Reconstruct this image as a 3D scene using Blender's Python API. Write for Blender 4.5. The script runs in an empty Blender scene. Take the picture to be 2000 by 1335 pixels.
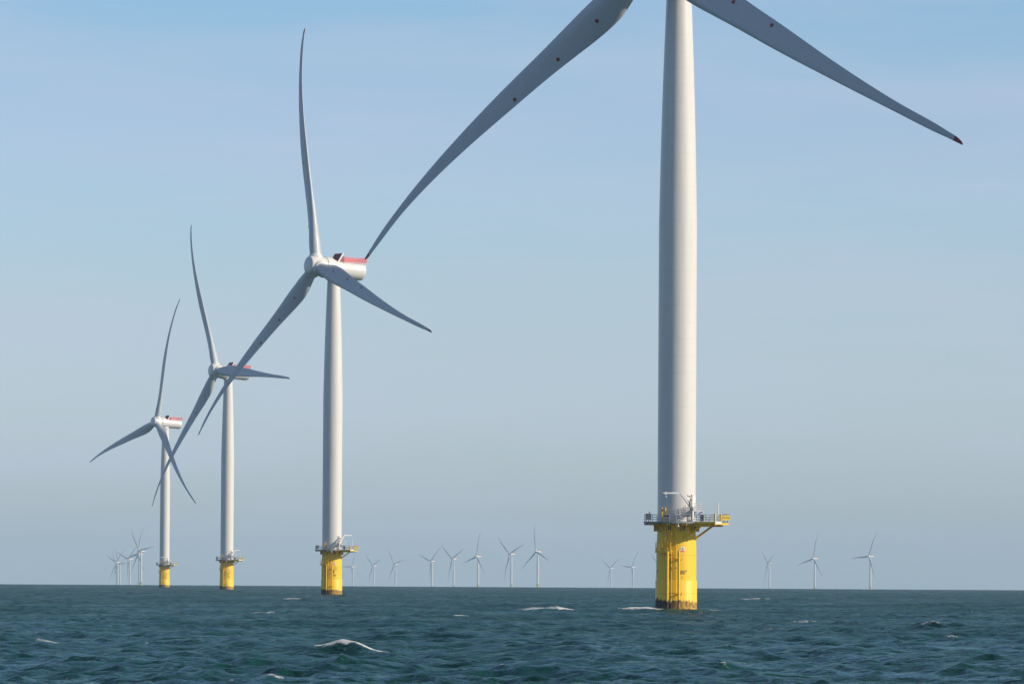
import bpy, math, random
import numpy as np
from mathutils import Vector, Matrix

S = bpy.context.scene
COL = S.collection
rad = math.radians

# ------------------------------------------------------------------ camera
HC = 4.2472            # eye height above the water
R_EARTH = 6.7055e6     # earth radius with refraction
FPX = 12000.0          # focal length in pixels of a 2000 px wide frame
cam = bpy.data.cameras.new('camera')
cam.sensor_width = 36.0
cam.lens = FPX / 2000.0 * 36.0
cam.clip_start = 1.0
cam.clip_end = 90000.0
cam_o = bpy.data.objects.new('camera', cam)
COL.objects.link(cam_o)
pitch, roll = 0.038740, 0.0059
r0 = Vector((1, 0, 0)); u0 = Vector((0, -math.sin(pitch), math.cos(pitch)))
fw = Vector((0, math.cos(pitch), math.sin(pitch)))
cr, sr = math.cos(roll), math.sin(roll)
Rv = r0 * cr + u0 * sr
Uv = u0 * cr - r0 * sr
M = Matrix((Rv, Uv, -fw)).transposed().to_4x4()
M.translation = Vector((0, 0, HC))
cam_o.matrix_world = M
S.camera = cam_o

# ------------------------------------------------------------------ world
SUN_AZ, SUN_EL = 107.5, 25.0     # azimuth clockwise from +Y
world = bpy.data.worlds.new('World')
S.world = world
world.use_nodes = True
wn = world.node_tree
bg = wn.nodes['Background']
sky = wn.nodes.new('ShaderNodeTexSky')
sky.sky_type = 'NISHITA'
sky.sun_disc = False
sky.sun_elevation = rad(SUN_EL)
sky.sun_rotation = rad(SUN_AZ)
sky.altitude = 0
sky.air_density = 1.0
sky.dust_density = 0.35
sky.ozone_density = 2.0
tc = wn.nodes.new('ShaderNodeTexCoord')
sep = wn.nodes.new('ShaderNodeSeparateXYZ')
wn.links.new(tc.outputs['Generated'], sep.inputs[0])
ramp = wn.nodes.new('ShaderNodeValToRGB')
wn.links.new(sep.outputs['Z'], ramp.inputs[0])
SKY_RAMP = [(0.0, (0.815, 1.121, 1.849)), (0.0108, (0.828, 1.034, 1.617)), (0.027, (0.925, 1.089, 1.614)), (0.044, (0.944, 1.076, 1.48)), (0.061, (0.932, 1.079, 1.457)), (0.077, (0.996, 1.057, 1.423)), (0.084, (0.901, 1.056, 1.388)), (0.092, (0.817, 1.037, 1.373)), (0.2, (0.78, 0.93, 1.18)), (0.5, (1, 1, 1))]
cr_ = ramp.color_ramp
while len(cr_.elements) < len(SKY_RAMP):
    cr_.elements.new(0.5)
for e, (p, c) in zip(cr_.elements, SKY_RAMP):
    e.position = p
    e.color = (*c, 1)
mulw = wn.nodes.new('ShaderNodeMix'); mulw.data_type = 'RGBA'; mulw.blend_type = 'MULTIPLY'
mulw.inputs[0].default_value = 1.0
wn.links.new(sky.outputs[0], mulw.inputs[6]); wn.links.new(ramp.outputs[0], mulw.inputs[7])
# very thin high cirrus veil: long soft streaks
mapw = wn.nodes.new('ShaderNodeMapping'); mapw.inputs['Scale'].default_value = (11.0, 11.0, 85.0)
mapw.inputs['Rotation'].default_value = (0.0, rad(0.6), 0.0)
wn.links.new(tc.outputs['Generated'], mapw.inputs[0])
cn = wn.nodes.new('ShaderNodeTexNoise'); cn.inputs['Scale'].default_value = 1.0; cn.inputs['Detail'].default_value = 4.0
cn.inputs['Roughness'].default_value = 0.55
wn.links.new(mapw.outputs[0], cn.inputs['Vector'])
cm = wn.nodes.new('ShaderNodeMapRange'); cm.inputs[1].default_value = 0.42; cm.inputs[2].default_value = 0.72
cm.inputs[3].default_value = 0.0; cm.inputs[4].default_value = 0.42
wn.links.new(cn.outputs['Fac'], cm.inputs[0])
veil = wn.nodes.new('ShaderNodeMix'); veil.data_type = 'RGBA'
wn.links.new(cm.outputs[0], veil.inputs[0])
wn.links.new(mulw.outputs[2], veil.inputs[6])
veil.inputs[7].default_value = (5.5, 6.0, 7.6, 1)
wn.links.new(veil.outputs[2], bg.inputs['Color'])
bg.inputs['Strength'].default_value = 0.10

# ------------------------------------------------------------------ sun
sd = Vector((math.sin(rad(SUN_AZ)) * math.cos(rad(SUN_EL)), math.cos(rad(SUN_AZ)) * math.cos(rad(SUN_EL)), math.sin(rad(SUN_EL))))
sun = bpy.data.lights.new('sun', 'SUN')
sun.energy = 5.0
sun.angle = rad(0.53)
sun.color = (1.0, 0.86, 0.66)
sun_o = bpy.data.objects.new('sun', sun)
sun_o.rotation_euler = sd.to_track_quat('Z', 'Y').to_euler()
sun_o.location = (200, 0, 300)
COL.objects.link(sun_o)

S.view_settings.view_transform = 'Standard'
S.view_settings.look = 'None'
S.view_settings.exposure = 0.0
S.view_settings.gamma = 1.0
S.view_settings.use_curve_mapping = False
S.render.engine = 'CYCLES'
S.cycles.use_denoising = True
S.cycles.max_bounces = 6
S.cycles.volume_bounces = 0
S.cycles.use_adaptive_sampling = False
S.render.film_transparent = False
S.cycles.pixel_filter_type = 'BLACKMAN_HARRIS'
S.cycles.filter_width = 1.5

# ------------------------------------------------------------------ material helpers
def new_mat(name):
    m = bpy.data.materials.new(name); m.use_nodes = True
    return m, m.node_tree, m.node_tree.nodes['Principled BSDF']

def N(nt, kind, **kw):
    n = nt.nodes.new(kind)
    for k, v in kw.items():
        setattr(n, k, v)
    return n

def mixc(nt, fac, a, b, mode='MIX'):
    m = N(nt, 'ShaderNodeMix', data_type='RGBA', blend_type=mode)
    for i, v in ((0, fac), (6, a), (7, b)):
        if hasattr(v, 'links') or hasattr(v, 'is_linked'):
            nt.links.new(v, m.inputs[i])
        elif isinstance(v, (int, float)):
            m.inputs[i].default_value = v
        else:
            m.inputs[i].default_value = (*v, 1)
    return m.outputs[2]

def mapr(nt, v, a, b, c, d):
    m = N(nt, 'ShaderNodeMapRange')
    nt.links.new(v, m.inputs[0])
    for i, x in zip((1, 2, 3, 4), (a, b, c, d)):
        m.inputs[i].default_value = x
    return m.outputs[0]

def paint(name, col, rough=0.4, var=0.06, scale=0.6, stretch=(1, 1, 0.15), metallic=0.0):
    """painted metal with faint weathering runs and blotches"""
    m, nt, b = new_mat(name)
    t = N(nt, 'ShaderNodeTexCoord')
    mp = N(nt, 'ShaderNodeMapping'); mp.inputs['Scale'].default_value = stretch
    nt.links.new(t.outputs['Object'], mp.inputs[0])
    n = N(nt, 'ShaderNodeTexNoise'); n.inputs['Scale'].default_value = scale * 3; n.inputs['Detail'].default_value = 5
    nt.links.new(mp.outputs[0], n.inputs['Vector'])
    f = mapr(nt, n.outputs['Fac'], 0.3, 0.75, 0.0, 1.0)
    dark = tuple(c * (1 - var * 2) for c in col)
    c = mixc(nt, f, col, dark)
    nt.links.new(c, b.inputs['Base Color'])
    nt.links.new(mapr(nt, n.outputs['Fac'], 0.3, 0.7, rough * 0.85, min(1, rough * 1.2)), b.inputs['Roughness'])
    b.inputs['Metallic'].default_value = metallic
    return m

MAT = {}
MAT['white'] = paint('white_tower_paint', (0.66, 0.66, 0.65), 0.32, 0.03)
MAT['blade'] = paint('blade_paint', (0.46, 0.49, 0.53), 0.42, 0.03, stretch=(1, 1, 0.2))
MAT['steel'] = paint('galvanised_steel', (0.44, 0.46, 0.48), 0.5, 0.12, 2.0, (1, 1, 1), 0.1)
MAT['deck'] = paint('deck_edge_steel', (0.27, 0.29, 0.31), 0.55, 0.15, 2.0, (1, 1, 1))
MAT['steel_light'] = paint('light_grey_steel', (0.62, 0.63, 0.64), 0.45, 0.08, 2.0, (1, 1, 1))
MAT['dark'] = paint('dark_grey_fitting', (0.06, 0.07, 0.085), 0.5, 0.1, 2.0, (1, 1, 1))
MAT['blue'] = paint('navy_panel', (0.03, 0.055, 0.11), 0.35, 0.1, 2.0, (1, 1, 1))
MAT['maroon'] = paint('maroon_cooler_face', (0.16, 0.012, 0.03), 0.5, 0.1, 2.0, (1, 1, 1))
MAT['red'] = paint('signal_red_paint', (0.78, 0.10, 0.13), 0.45, 0.06, 2.0, (1, 1, 1))
MAT['pink'] = paint('pale_pink_frame', (.75, .45, .42), .5, .03)
MAT['tip'] = paint('red_blade_mark', (0.30, 0.015, 0.025), 0.45, 0.05, 2.0, (1, 1, 1))
MAT['rust'] = paint('sign_lettering_brown', (0.16, 0.10, 0.01), 0.6, 0.0)
MAT['black'] = paint('black_marking', (0.02, 0.018, 0.012), 0.6, 0.0)
MAT['mark'] = paint('faded_marking', (0.42, 0.26, 0.02), 0.6, 0.0)
MAT['offwhite'] = paint('off_white_panel', (0.78, 0.77, 0.74), 0.45, 0.04, 2.0, (1, 1, 1))
MAT['cabinet'] = paint('olive_grey_cabinet', (0.30, 0.32, 0.25), 0.5, 0.1, 2.0, (1, 1, 1))
YEL = (0.81, 0.52, 0.022)
MAT['slot'] = paint('painted_slot_shade', (0.10, 0.06, 0.01), 0.7, 0.0)
MAT['yellow'] = paint('yellow_paint', YEL, 0.42, 0.06, 0.8, (1, 1, 0.25))

def tower_mat():
    m, nt, b = new_mat('tower_paint_with_welds')
    t = N(nt, 'ShaderNodeTexCoord')
    sp = N(nt, 'ShaderNodeSeparateXYZ'); nt.links.new(t.outputs['Object'], sp.inputs[0])
    # weld seams every 2.52 m, in paint relief only
    md = N(nt, 'ShaderNodeMath', operation='PINGPONG'); nt.links.new(sp.outputs['Z'], md.inputs[0]); md.inputs[1].default_value = 1.26
    seam = mapr(nt, md.outputs[0], 0.0, 0.09, 1.0, 0.0)
    n = N(nt, 'ShaderNodeTexNoise'); n.inputs['Scale'].default_value = 1.4; n.inputs['Detail'].default_value = 5
    mp = N(nt, 'ShaderNodeMapping'); mp.inputs['Scale'].default_value = (1, 1, 0.06)
    nt.links.new(t.outputs['Object'], mp.inputs[0]); nt.links.new(mp.outputs[0], n.inputs['Vector'])
    n2 = N(nt, 'ShaderNodeTexNoise'); n2.inputs['Scale'].default_value = 0.10; n2.inputs['Detail'].default_value = 3
    nt.links.new(t.outputs['Object'], n2.inputs['Vector'])
    c = mixc(nt, mapr(nt, n.outputs['Fac'], 0.4, 0.75, 0, 1), (0.645, 0.635, 0.61), (0.58, 0.57, 0.55))
    c = mixc(nt, mapr(nt, n2.outputs['Fac'], 0.35, 0.65, 0, 0.5), c, (0.62, 0.62, 0.61))
    sm = N(nt, 'ShaderNodeMath', operation='MULTIPLY'); nt.links.new(seam, sm.inputs[0]); sm.inputs[1].default_value = 0.32
    c = mixc(nt, sm.outputs[0], c, (0.50, 0.50, 0.49))
    nt.links.new(c, b.inputs['Base Color'])
    b.inputs['Roughness'].default_value = 0.34
    bp = N(nt, 'ShaderNodeBump'); bp.inputs['Strength'].default_value = 0.2; bp.inputs['Distance'].default_value = 0.02
    nt.links.new(seam, bp.inputs['Height']); nt.links.new(bp.outputs[0], b.inputs['Normal'])
    return m
MAT['tower'] = tower_mat()

def foundation_mat():
    """yellow coating, ragged dark weed band and olive slime towards the water, rust runs"""
    m, nt, b = new_mat('yellow_foundation_coating')
    t = N(nt, 'ShaderNodeTexCoord')
    sp = N(nt, 'ShaderNodeSeparateXYZ'); nt.links.new(t.outputs['Object'], sp.inputs[0])
    mp = N(nt, 'ShaderNodeMapping'); mp.inputs['Scale'].default_value = (1, 1, 0.22)
    nt.links.new(t.outputs['Object'], mp.inputs[0])
    st = N(nt, 'ShaderNodeTexNoise'); st.inputs['Scale'].default_value = 2.6; st.inputs['Detail'].default_value = 6
    nt.links.new(mp.outputs[0], st.inputs['Vector'])
    bl = N(nt, 'ShaderNodeTexNoise'); bl.inputs['Scale'].default_value = 1.3; bl.inputs['Detail'].default_value = 6
    nt.links.new(t.outputs['Object'], bl.inputs['Vector'])
    base = mixc(nt, mapr(nt, st.outputs['Fac'], 0.5, 0.85, 0, 0.18), YEL, (0.66, 0.42, 0.04))
    # faint circumferential seams
    z = sp.outputs['Z']
    for zz in (2.5, 8.2):
        d = N(nt, 'ShaderNodeMath', operation='SUBTRACT'); nt.links.new(z, d.inputs[0]); d.inputs[1].default_value = zz
        a = N(nt, 'ShaderNodeMath', operation='ABSOLUTE'); nt.links.new(d.outputs[0], a.inputs[0])
        base = mixc(nt, mapr(nt, a.outputs[0], 0.02, 0.06, 0.5, 0.0), base, (0.45, 0.25, 0.02))
    # rust spots
    rs = N(nt, 'ShaderNodeTexNoise'); rs.inputs['Scale'].default_value = 0.9; rs.inputs['Detail'].default_value = 8
    nt.links.new(t.outputs['Object'], rs.inputs['Vector'])
    base = mixc(nt, mapr(nt, rs.outputs['Fac'], 0.70, 0.76, 0, 0.6), base, (0.22, 0.07, 0.02))
    # weed line height: higher on the -x side, ragged vertical streaks
    h = N(nt, 'ShaderNodeMath', operation='MULTIPLY_ADD'); nt.links.new(st.outputs['Fac'], h.inputs[0]); h.inputs[1].default_value = 2.2; h.inputs[2].default_value = 0.4
    hx = N(nt, 'ShaderNodeMath', operation='MULTIPLY_ADD'); nt.links.new(sp.outputs['X'], hx.inputs[0]); hx.inputs[1].default_value = -0.07
    nt.links.new(h.outputs[0], hx.inputs[2])
    df = N(nt, 'ShaderNodeMath', operation='SUBTRACT'); nt.links.new(hx.outputs[0], df.inputs[0]); nt.links.new(z, df.inputs[1])
    inband = mapr(nt, df.outputs[0], -0.03, 0.07, 0, 1)
    low = mapr(nt, df.outputs[0], 0.25, 0.9, 0, 1)
    lown = N(nt, 'ShaderNodeMath', operation='MULTIPLY'); nt.links.new(low, lown.inputs[0])
    nt.links.new(mapr(nt, bl.outputs['Fac'], 0.42, 0.60, 0, 1), lown.inputs[1])
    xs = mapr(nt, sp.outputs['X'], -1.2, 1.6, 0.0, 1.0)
    slime = mixc(nt, xs, (0.055, 0.045, 0.03), (0.42, 0.25, 0.03))  # slime colour also carries the shade of the -x side
    f2 = N(nt, 'ShaderNodeTexNoise'); f2.inputs['Scale'].default_value = 5.0; f2.inputs['Detail'].default_value = 7; f2.inputs['Roughness'].default_value = .7
    mp2 = N(nt, 'ShaderNodeMapping'); mp2.inputs['Scale'].default_value = (1, 1, 0.35)
    nt.links.new(t.outputs['Object'], mp2.inputs[0]); nt.links.new(mp2.outputs[0], f2.inputs['Vector'])
    slime = mixc(nt, mapr(nt, f2.outputs['Fac'], .45, .6, 0, .8), slime, (0.10, 0.10, 0.02))
    weed = mixc(nt, lown.outputs[0], (0.045, 0.030, 0.030), slime)
    # yellow shows through towards +x; shade on the -x side is painted into the weed
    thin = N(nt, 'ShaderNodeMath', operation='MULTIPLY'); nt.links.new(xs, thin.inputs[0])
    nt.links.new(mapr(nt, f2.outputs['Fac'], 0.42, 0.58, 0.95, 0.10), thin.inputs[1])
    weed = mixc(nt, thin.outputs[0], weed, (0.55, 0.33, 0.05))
    c = mixc(nt, inband, base, weed)
    nt.links.new(c, b.inputs['Base Color'])
    nt.links.new(mapr(nt, inband, 0, 1, 0.5, 0.85), b.inputs['Roughness']); b.inputs['Specular IOR Level'].default_value = 0.45
    bp = N(nt, 'ShaderNodeBump'); bp.inputs['Strength'].default_value = 0.6; bp.inputs['Distance'].default_value = 0.06
    mh = N(nt, 'ShaderNodeMath', operation='MULTIPLY'); nt.links.new(inband, mh.inputs[0]); nt.links.new(bl.outputs['Fac'], mh.inputs[1])
    nt.links.new(mh.outputs[0], bp.inputs['Height']); nt.links.new(bp.outputs[0], b.inputs['Normal'])
    return m
MAT['foundation'] = foundation_mat()

# ------------------------------------------------------------------ mesh helpers
class MB:
    def __init__(s):
        s.v, s.f, s.mi = [], [], []
        s.m = 0
    def add(s, vs, fs):
        o = len(s.v)
        s.v += [tuple(v) for v in vs]
        s.f += [tuple(i + o for i in f) for f in fs]
        s.mi += [s.m] * len(fs)
    def box(s, c, d, rz=0.0, rot=None):
        R = rot if rot is not None else Matrix.Rotation(rz, 3, 'Z')
        vs = [Vector(c) + R @ Vector((x * d[0] / 2, y * d[1] / 2, z * d[2] / 2)) for x in (-1, 1) for y in (-1, 1) for z in (-1, 1)]
        s.add(vs, [(0, 1, 3, 2), (4, 6, 7, 5), (0, 4, 5, 1), (2, 3, 7, 6), (0, 2, 6, 4), (1, 5, 7, 3)])
    def tube(s, a, b, r, n=8, r2=None):
        a, b = Vector(a), Vector(b)
        d = (b - a).normalized()
        x = d.orthogonal().normalized(); y = d.cross(x)
        r2 = r if r2 is None else r2
        vs = []
        for p, rr in ((a, r), (b, r2)):
            for i in range(n):
                t = 2 * math.pi * i / n
                vs.append(p + (x * math.cos(t) + y * math.sin(t)) * rr)
        fs = [(i, (i + 1) % n, n + (i + 1) % n, n + i) for i in range(n)]
        s.add(vs, fs + [tuple(range(n))[::-1], tuple(range(n, 2 * n))])
    def path(s, pts, r, n=6):
        for a, b in zip(pts[:-1], pts[1:]):
            s.tube(a, b, r, n)
    def lathe(s, prof, n=48, axis='Z', c=(0, 0, 0), cap=True, sx=1.0, sz=1.0):
        """prof: (radius, height) list; axis Z or Y"""
        vs = []
        for r, h in prof:
            for i in range(n):
                t = 2 * math.pi * i / n
                if axis == 'Z':
                    vs.append((c[0] + r * math.cos(t), c[1] + r * math.sin(t), c[2] + h))
                else:
                    vs.append((c[0] - r * math.cos(t) * sx, c[1] + h, c[2] + r * math.sin(t) * sz))
        fs = []
        for k in range(len(prof) - 1):
            for i in range(n):
                j = (i + 1) % n
                fs.append((k * n + i, k * n + j, (k + 1) * n + j, (k + 1) * n + i))
        if cap:
            fs.append(tuple(range(n))[::-1]); fs.append(tuple(range((len(prof) - 1) * n, len(prof) * n)))
        s.add(vs, fs)
    def prism(s, poly, z0, z1):
        n = len(poly)
        vs = [(x, y, z0) for x, y in poly] + [(x, y, z1) for x, y in poly]
        s.add(vs, [tuple(range(n))[::-1], tuple(range(n, 2 * n))] + [(i, (i + 1) % n, n + (i + 1) % n, n + i) for i in range(n)])
    def mesh(s, name, mats, smooth=0.6):
        me = bpy.data.meshes.new(name)
        me.from_pydata(s.v, [], s.f)
        for m in (mats if isinstance(mats, (list, tuple)) else [mats]):
            me.materials.append(m)
        me.polygons.foreach_set('material_index', s.mi)
        me.validate()
        if smooth:
            me.polygons.foreach_set('use_smooth', [True] * len(me.polygons))
            try:
                me.set_sharp_from_angle(angle=smooth)
            except Exception:
                pass
        me.update()
        return me

def add(name, me, parent=None, mat=None):
    o = bpy.data.objects.new(name, me)
    COL.objects.link(o)
    if parent is not None:
        o.parent = parent
    if mat is not None:
        o.matrix_local = mat
    return o

def P(phi, R, z=0.0):
    """point round the foundation; phi degrees from the seaward (-y) side towards +x"""
    return Vector((R * math.sin(rad(phi)), -R * math.cos(rad(phi)), z))

# ------------------------------------------------------------------ blade
LS = 0.94860
RR = np.array([3.5, 5.5, 8, 11, 15, 19.5, 24, 36, 50, 64, 73, 77.0])
CH = np.array([3.3, 3.75, 4.55, 5.1, 5.15, 4.75, 4.33, 3.623, 2.388, 1.40, 1.02, .40])
BT = np.radians([32.9, 29.6, 25.6, 20.5, 14.3, 10.3, 7.3, 1.8, -.1, -3.8, -6.2, -7.3])
TCX = [3.5, 6, 10, 15, 24, 40, 77]
TCY = [1, .86, .58, .44, .30, .22, .16]

def smooth_interp(x, xp, fp):
    m = np.gradient(fp, xp)
    i = np.clip(np.searchsorted(xp, x) - 1, 0, len(xp) - 2)
    h = xp[i + 1] - xp[i]; t = (x - xp[i]) / h
    return ((2*t**3 - 3*t**2 + 1) * fp[i] + (t**3 - 2*t**2 + t) * h * m[i] + (-2*t**3 + 3*t**2) * fp[i + 1] + (t**3 - t**2) * h * m[i + 1])

def prebend(r, sc):
    u = (r - 3.5) / 73.5
    return 3.7276 * u + 12.0433 * u**2 - 13.5794 * u**3 + (sc - 1) * 10 * u**2

C74 = float(smooth_interp(74.2, RR, CH))
def section(r, sc, n=32):
    c = float(smooth_interp(r, RR, CH)); be = float(smooth_interp(r, RR, BT))
    if r > 74.2:
        k = (77 - r) / 2.8
        c = 0.05 + (C74 - 0.05) * math.sqrt(max(0.0, 1 - (1 - k)**2))
    tc = float(np.interp(r, TCX, TCY)) * c
    q = float(np.interp(r, [3.5, 5, 10, 77], [0, .03, .13, .17]))
    af = float(np.interp(r, [5, 12, 24], [0, .55, 1]))       # circle -> aerofoil
    a = float(prebend(r, sc))
    le_off = (C74 - c) * 0.30 if r > 74.2 else 0.0
    pts = []
    for i in range(n):
        t = 2 * math.pi * i / n
        x = (math.cos(t) + 1) / 2            # 1 = leading edge, 0 = trailing edge
        ye = math.sin(t) * 0.5               # ellipse
        xc = 1 - x
        yt = 5 * (0.2969 * math.sqrt(xc) - 0.1260 * xc - 0.3516 * xc**2 + 0.2843 * xc**3 - 0.1036 * xc**4)
        ya = math.copysign(yt, math.sin(t)) if abs(math.sin(t)) > 1e-6 else 0.0
        camb = -0.10 * 4 * xc * (1 - xc)      # curved towards the downwind side
        y = (ye * (1 - af) + ya * af) * tc + camb * c * 0.25 * af
        ch = (x - 0.5) * c - q * c + le_off
        # chord dir d = X cosb - Y sinb ; normal nn (upwind) = -X sinb - Y cosb
        px = ch * math.cos(be) - y * math.sin(be)
        py = -ch * math.sin(be) - y * math.cos(be) - a
        pts.append((px, py, r * LS))
    return pts

def blade_meshes(sc, name, fine=True):
    n = 32 if fine else 14
    rs = list(np.linspace(3.3, 26, 28 if fine else 9)) + list(np.linspace(27, 74.2, 36 if fine else 12)) + [74.8, 75.3]
    tip = [75.3, 75.8, 76.3, 76.65, 76.85, 76.97]
    out = []
    for nm, rr, mat in ((name, rs, MAT['blade']), ('blade_tip', tip, MAT['tip'])):
        b = MB(); vs = []
        for r in rr:
            vs += section(r, sc, n)
        fs = []
        for k in range(len(rr) - 1):
            for i in range(n):
                j = (i + 1) % n
                fs.append((k * n + i, (k + 1) * n + i, (k + 1) * n + j, k * n + j))
        fs.append(tuple(range(n))); fs.append(tuple(range((len(rr) - 1) * n, len(rr) * n))[::-1])
        b.add(vs, fs)
        out.append(b.mesh(nm, mat, 1.0))
    # three receptor dots on the upwind face
    dots = []
    if fine:
        for r, fr in ((12.2, .18), (21.5, .33), (31.5, .42)):
            b = MB()
            ring = []
            be = float(smooth_interp(r / LS, RR, BT)); sp = section(r / LS, sc, 64)
            nn = Vector((-math.sin(be), -math.cos(be), 0)); d = Vector((math.cos(be), -math.sin(be), 0))
            def surf(rm, u):
                sp_ = section(rm / LS, sc, 96)
                pr = [(Vector(p) - Vector((0, -float(prebend(rm / LS, sc)), rm))) for p in sp_]
                c = float(smooth_interp(rm / LS, RR, CH)); q = float(np.interp(rm / LS, [3.5, 5, 10, 77], [0, .03, .13, .17]))
                best = max((p for p in pr if abs(p.dot(d) - (u - q * c)) < 0.14 * c / 2), key=lambda p: p.dot(nn), default=None)
                h = best.dot(nn) if best is not None else 0.3
                return Vector((0, -float(prebend(rm / LS, sc)), rm)) + d * (u - q * c) + nn * (h + 0.03)
            c = float(smooth_interp(r / LS, RR, CH))
            u0_ = -fr * c / 2 * 1.3
            n_ = 20
            ctr = surf(r, u0_)
            vs = [ctr + nn * 0.0] + [surf(r + 0.30 * math.sin(2*math.pi*i/n_), u0_ + 0.30 * math.cos(2*math.pi*i/n_)) for i in range(n_)]
            vs2 = [v - nn * 0.06 for v in vs]
            b.add(vs + vs2, [(0, 1 + (i + 1) % n_, 1 + i) for i in range(n_)] + [(1 + i, 1 + (i + 1) % n_, n_ + 2 + (i + 1) % n_, n_ + 2 + i) for i in range(n_)])
            dots.append(b.mesh('marker_dot', MAT['tip'], 0))
    return out[0], out[1], dots

# ------------------------------------------------------------------ text
def text_mesh(txt, size, bend_r=None, mat=None, depth=0.01, name='marking'):
    cu = bpy.data.curves.new('t', 'FONT'); cu.body = txt; cu.size = size; cu.extrude = depth
    cu.align_x = 'CENTER'; cu.align_y = 'CENTER'
    o = bpy.data.objects.new('t', cu); COL.objects.link(o)
    bpy.context.view_layer.update()
    me = bpy.data.meshes.new_from_object(o.evaluated_get(bpy.context.evaluated_depsgraph_get()))
    COL.objects.unlink(o); bpy.data.objects.remove(o); bpy.data.curves.remove(cu)
    me.name = name
    for v in me.vertices:
        x, y, z = v.co
        if bend_r:
            t = x / bend_r
            v.co = ((bend_r + z) * math.sin(t), -(bend_r + z) * math.cos(t), y)
        else:
            v.co = (x, -z, y)
    me.materials.clear(); me.materials.append(mat or MAT['black'])
    return me

def rotz(d):
    return Matrix.Rotation(rad(d), 4, 'Z')

# ------------------------------------------------------------------ shared meshes
HUB_H, OVER, TILT = 95.399, 6.2886, 0.107
TP_R = [(3.09, -9), (3.09, 4.36), (3.06, 4.42), (2.975, 4.44), (2.97, 9.0), (2.93, 10.2), (2.86, 11.6), (2.84, 12.95)]
DECK_R, DECK_Z = 4.85, 13.15
EXT_A, EXT_W, EXT_L, BR_L = 60.0, 2.1, 7.55, 1.79
ea = Vector((math.sin(rad(EXT_A)), -math.cos(rad(EXT_A)), 0)); el = Vector((math.cos(rad(EXT_A)), math.sin(rad(EXT_A)), 0))
def EX(along, lat, z=0.0):
    return ea * along + el * lat + Vector((0, 0, z))

def curved_plate(b, R0, R1, a0, a1, z0, z1, n=12):
    poly = [P(a0 + (a1 - a0) * i / n, R1).to_2d() for i in range(n + 1)] + [P(a1 + (a0 - a1) * i / n, R0).to_2d() for i in range(n + 1)]
    b.prism([tuple(p) for p in poly], z0, z1)

def rail_run(b, pts, h=1.1, r=0.028, posts=True, rails=(0.4, 0.75, 1.1)):
    for p in pts:
        if posts:
            b.tube(p, Vector(p) + Vector((0, 0, h)), r * 1.15, 6)
    for hh in rails:
        b.path([Vector(p) + Vector((0, 0, hh)) for p in pts], r, 6)

def ladder(b, base, lat, h, w=0.55, r=0.05, step=0.3, rr=0.02):
    base, lat = Vector(base), Vector(lat).normalized()
    for s in (-1, 1):
        b.tube(base + lat * s * w / 2, base + lat * s * w / 2 + Vector((0, 0, h)), r, 8)
    k = step
    while k < h - 0.05:
        b.tube(base - lat * w / 2 + Vector((0, 0, k)), base + lat * w / 2 + Vector((0, 0, k)), rr, 6)
        k += step

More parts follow.
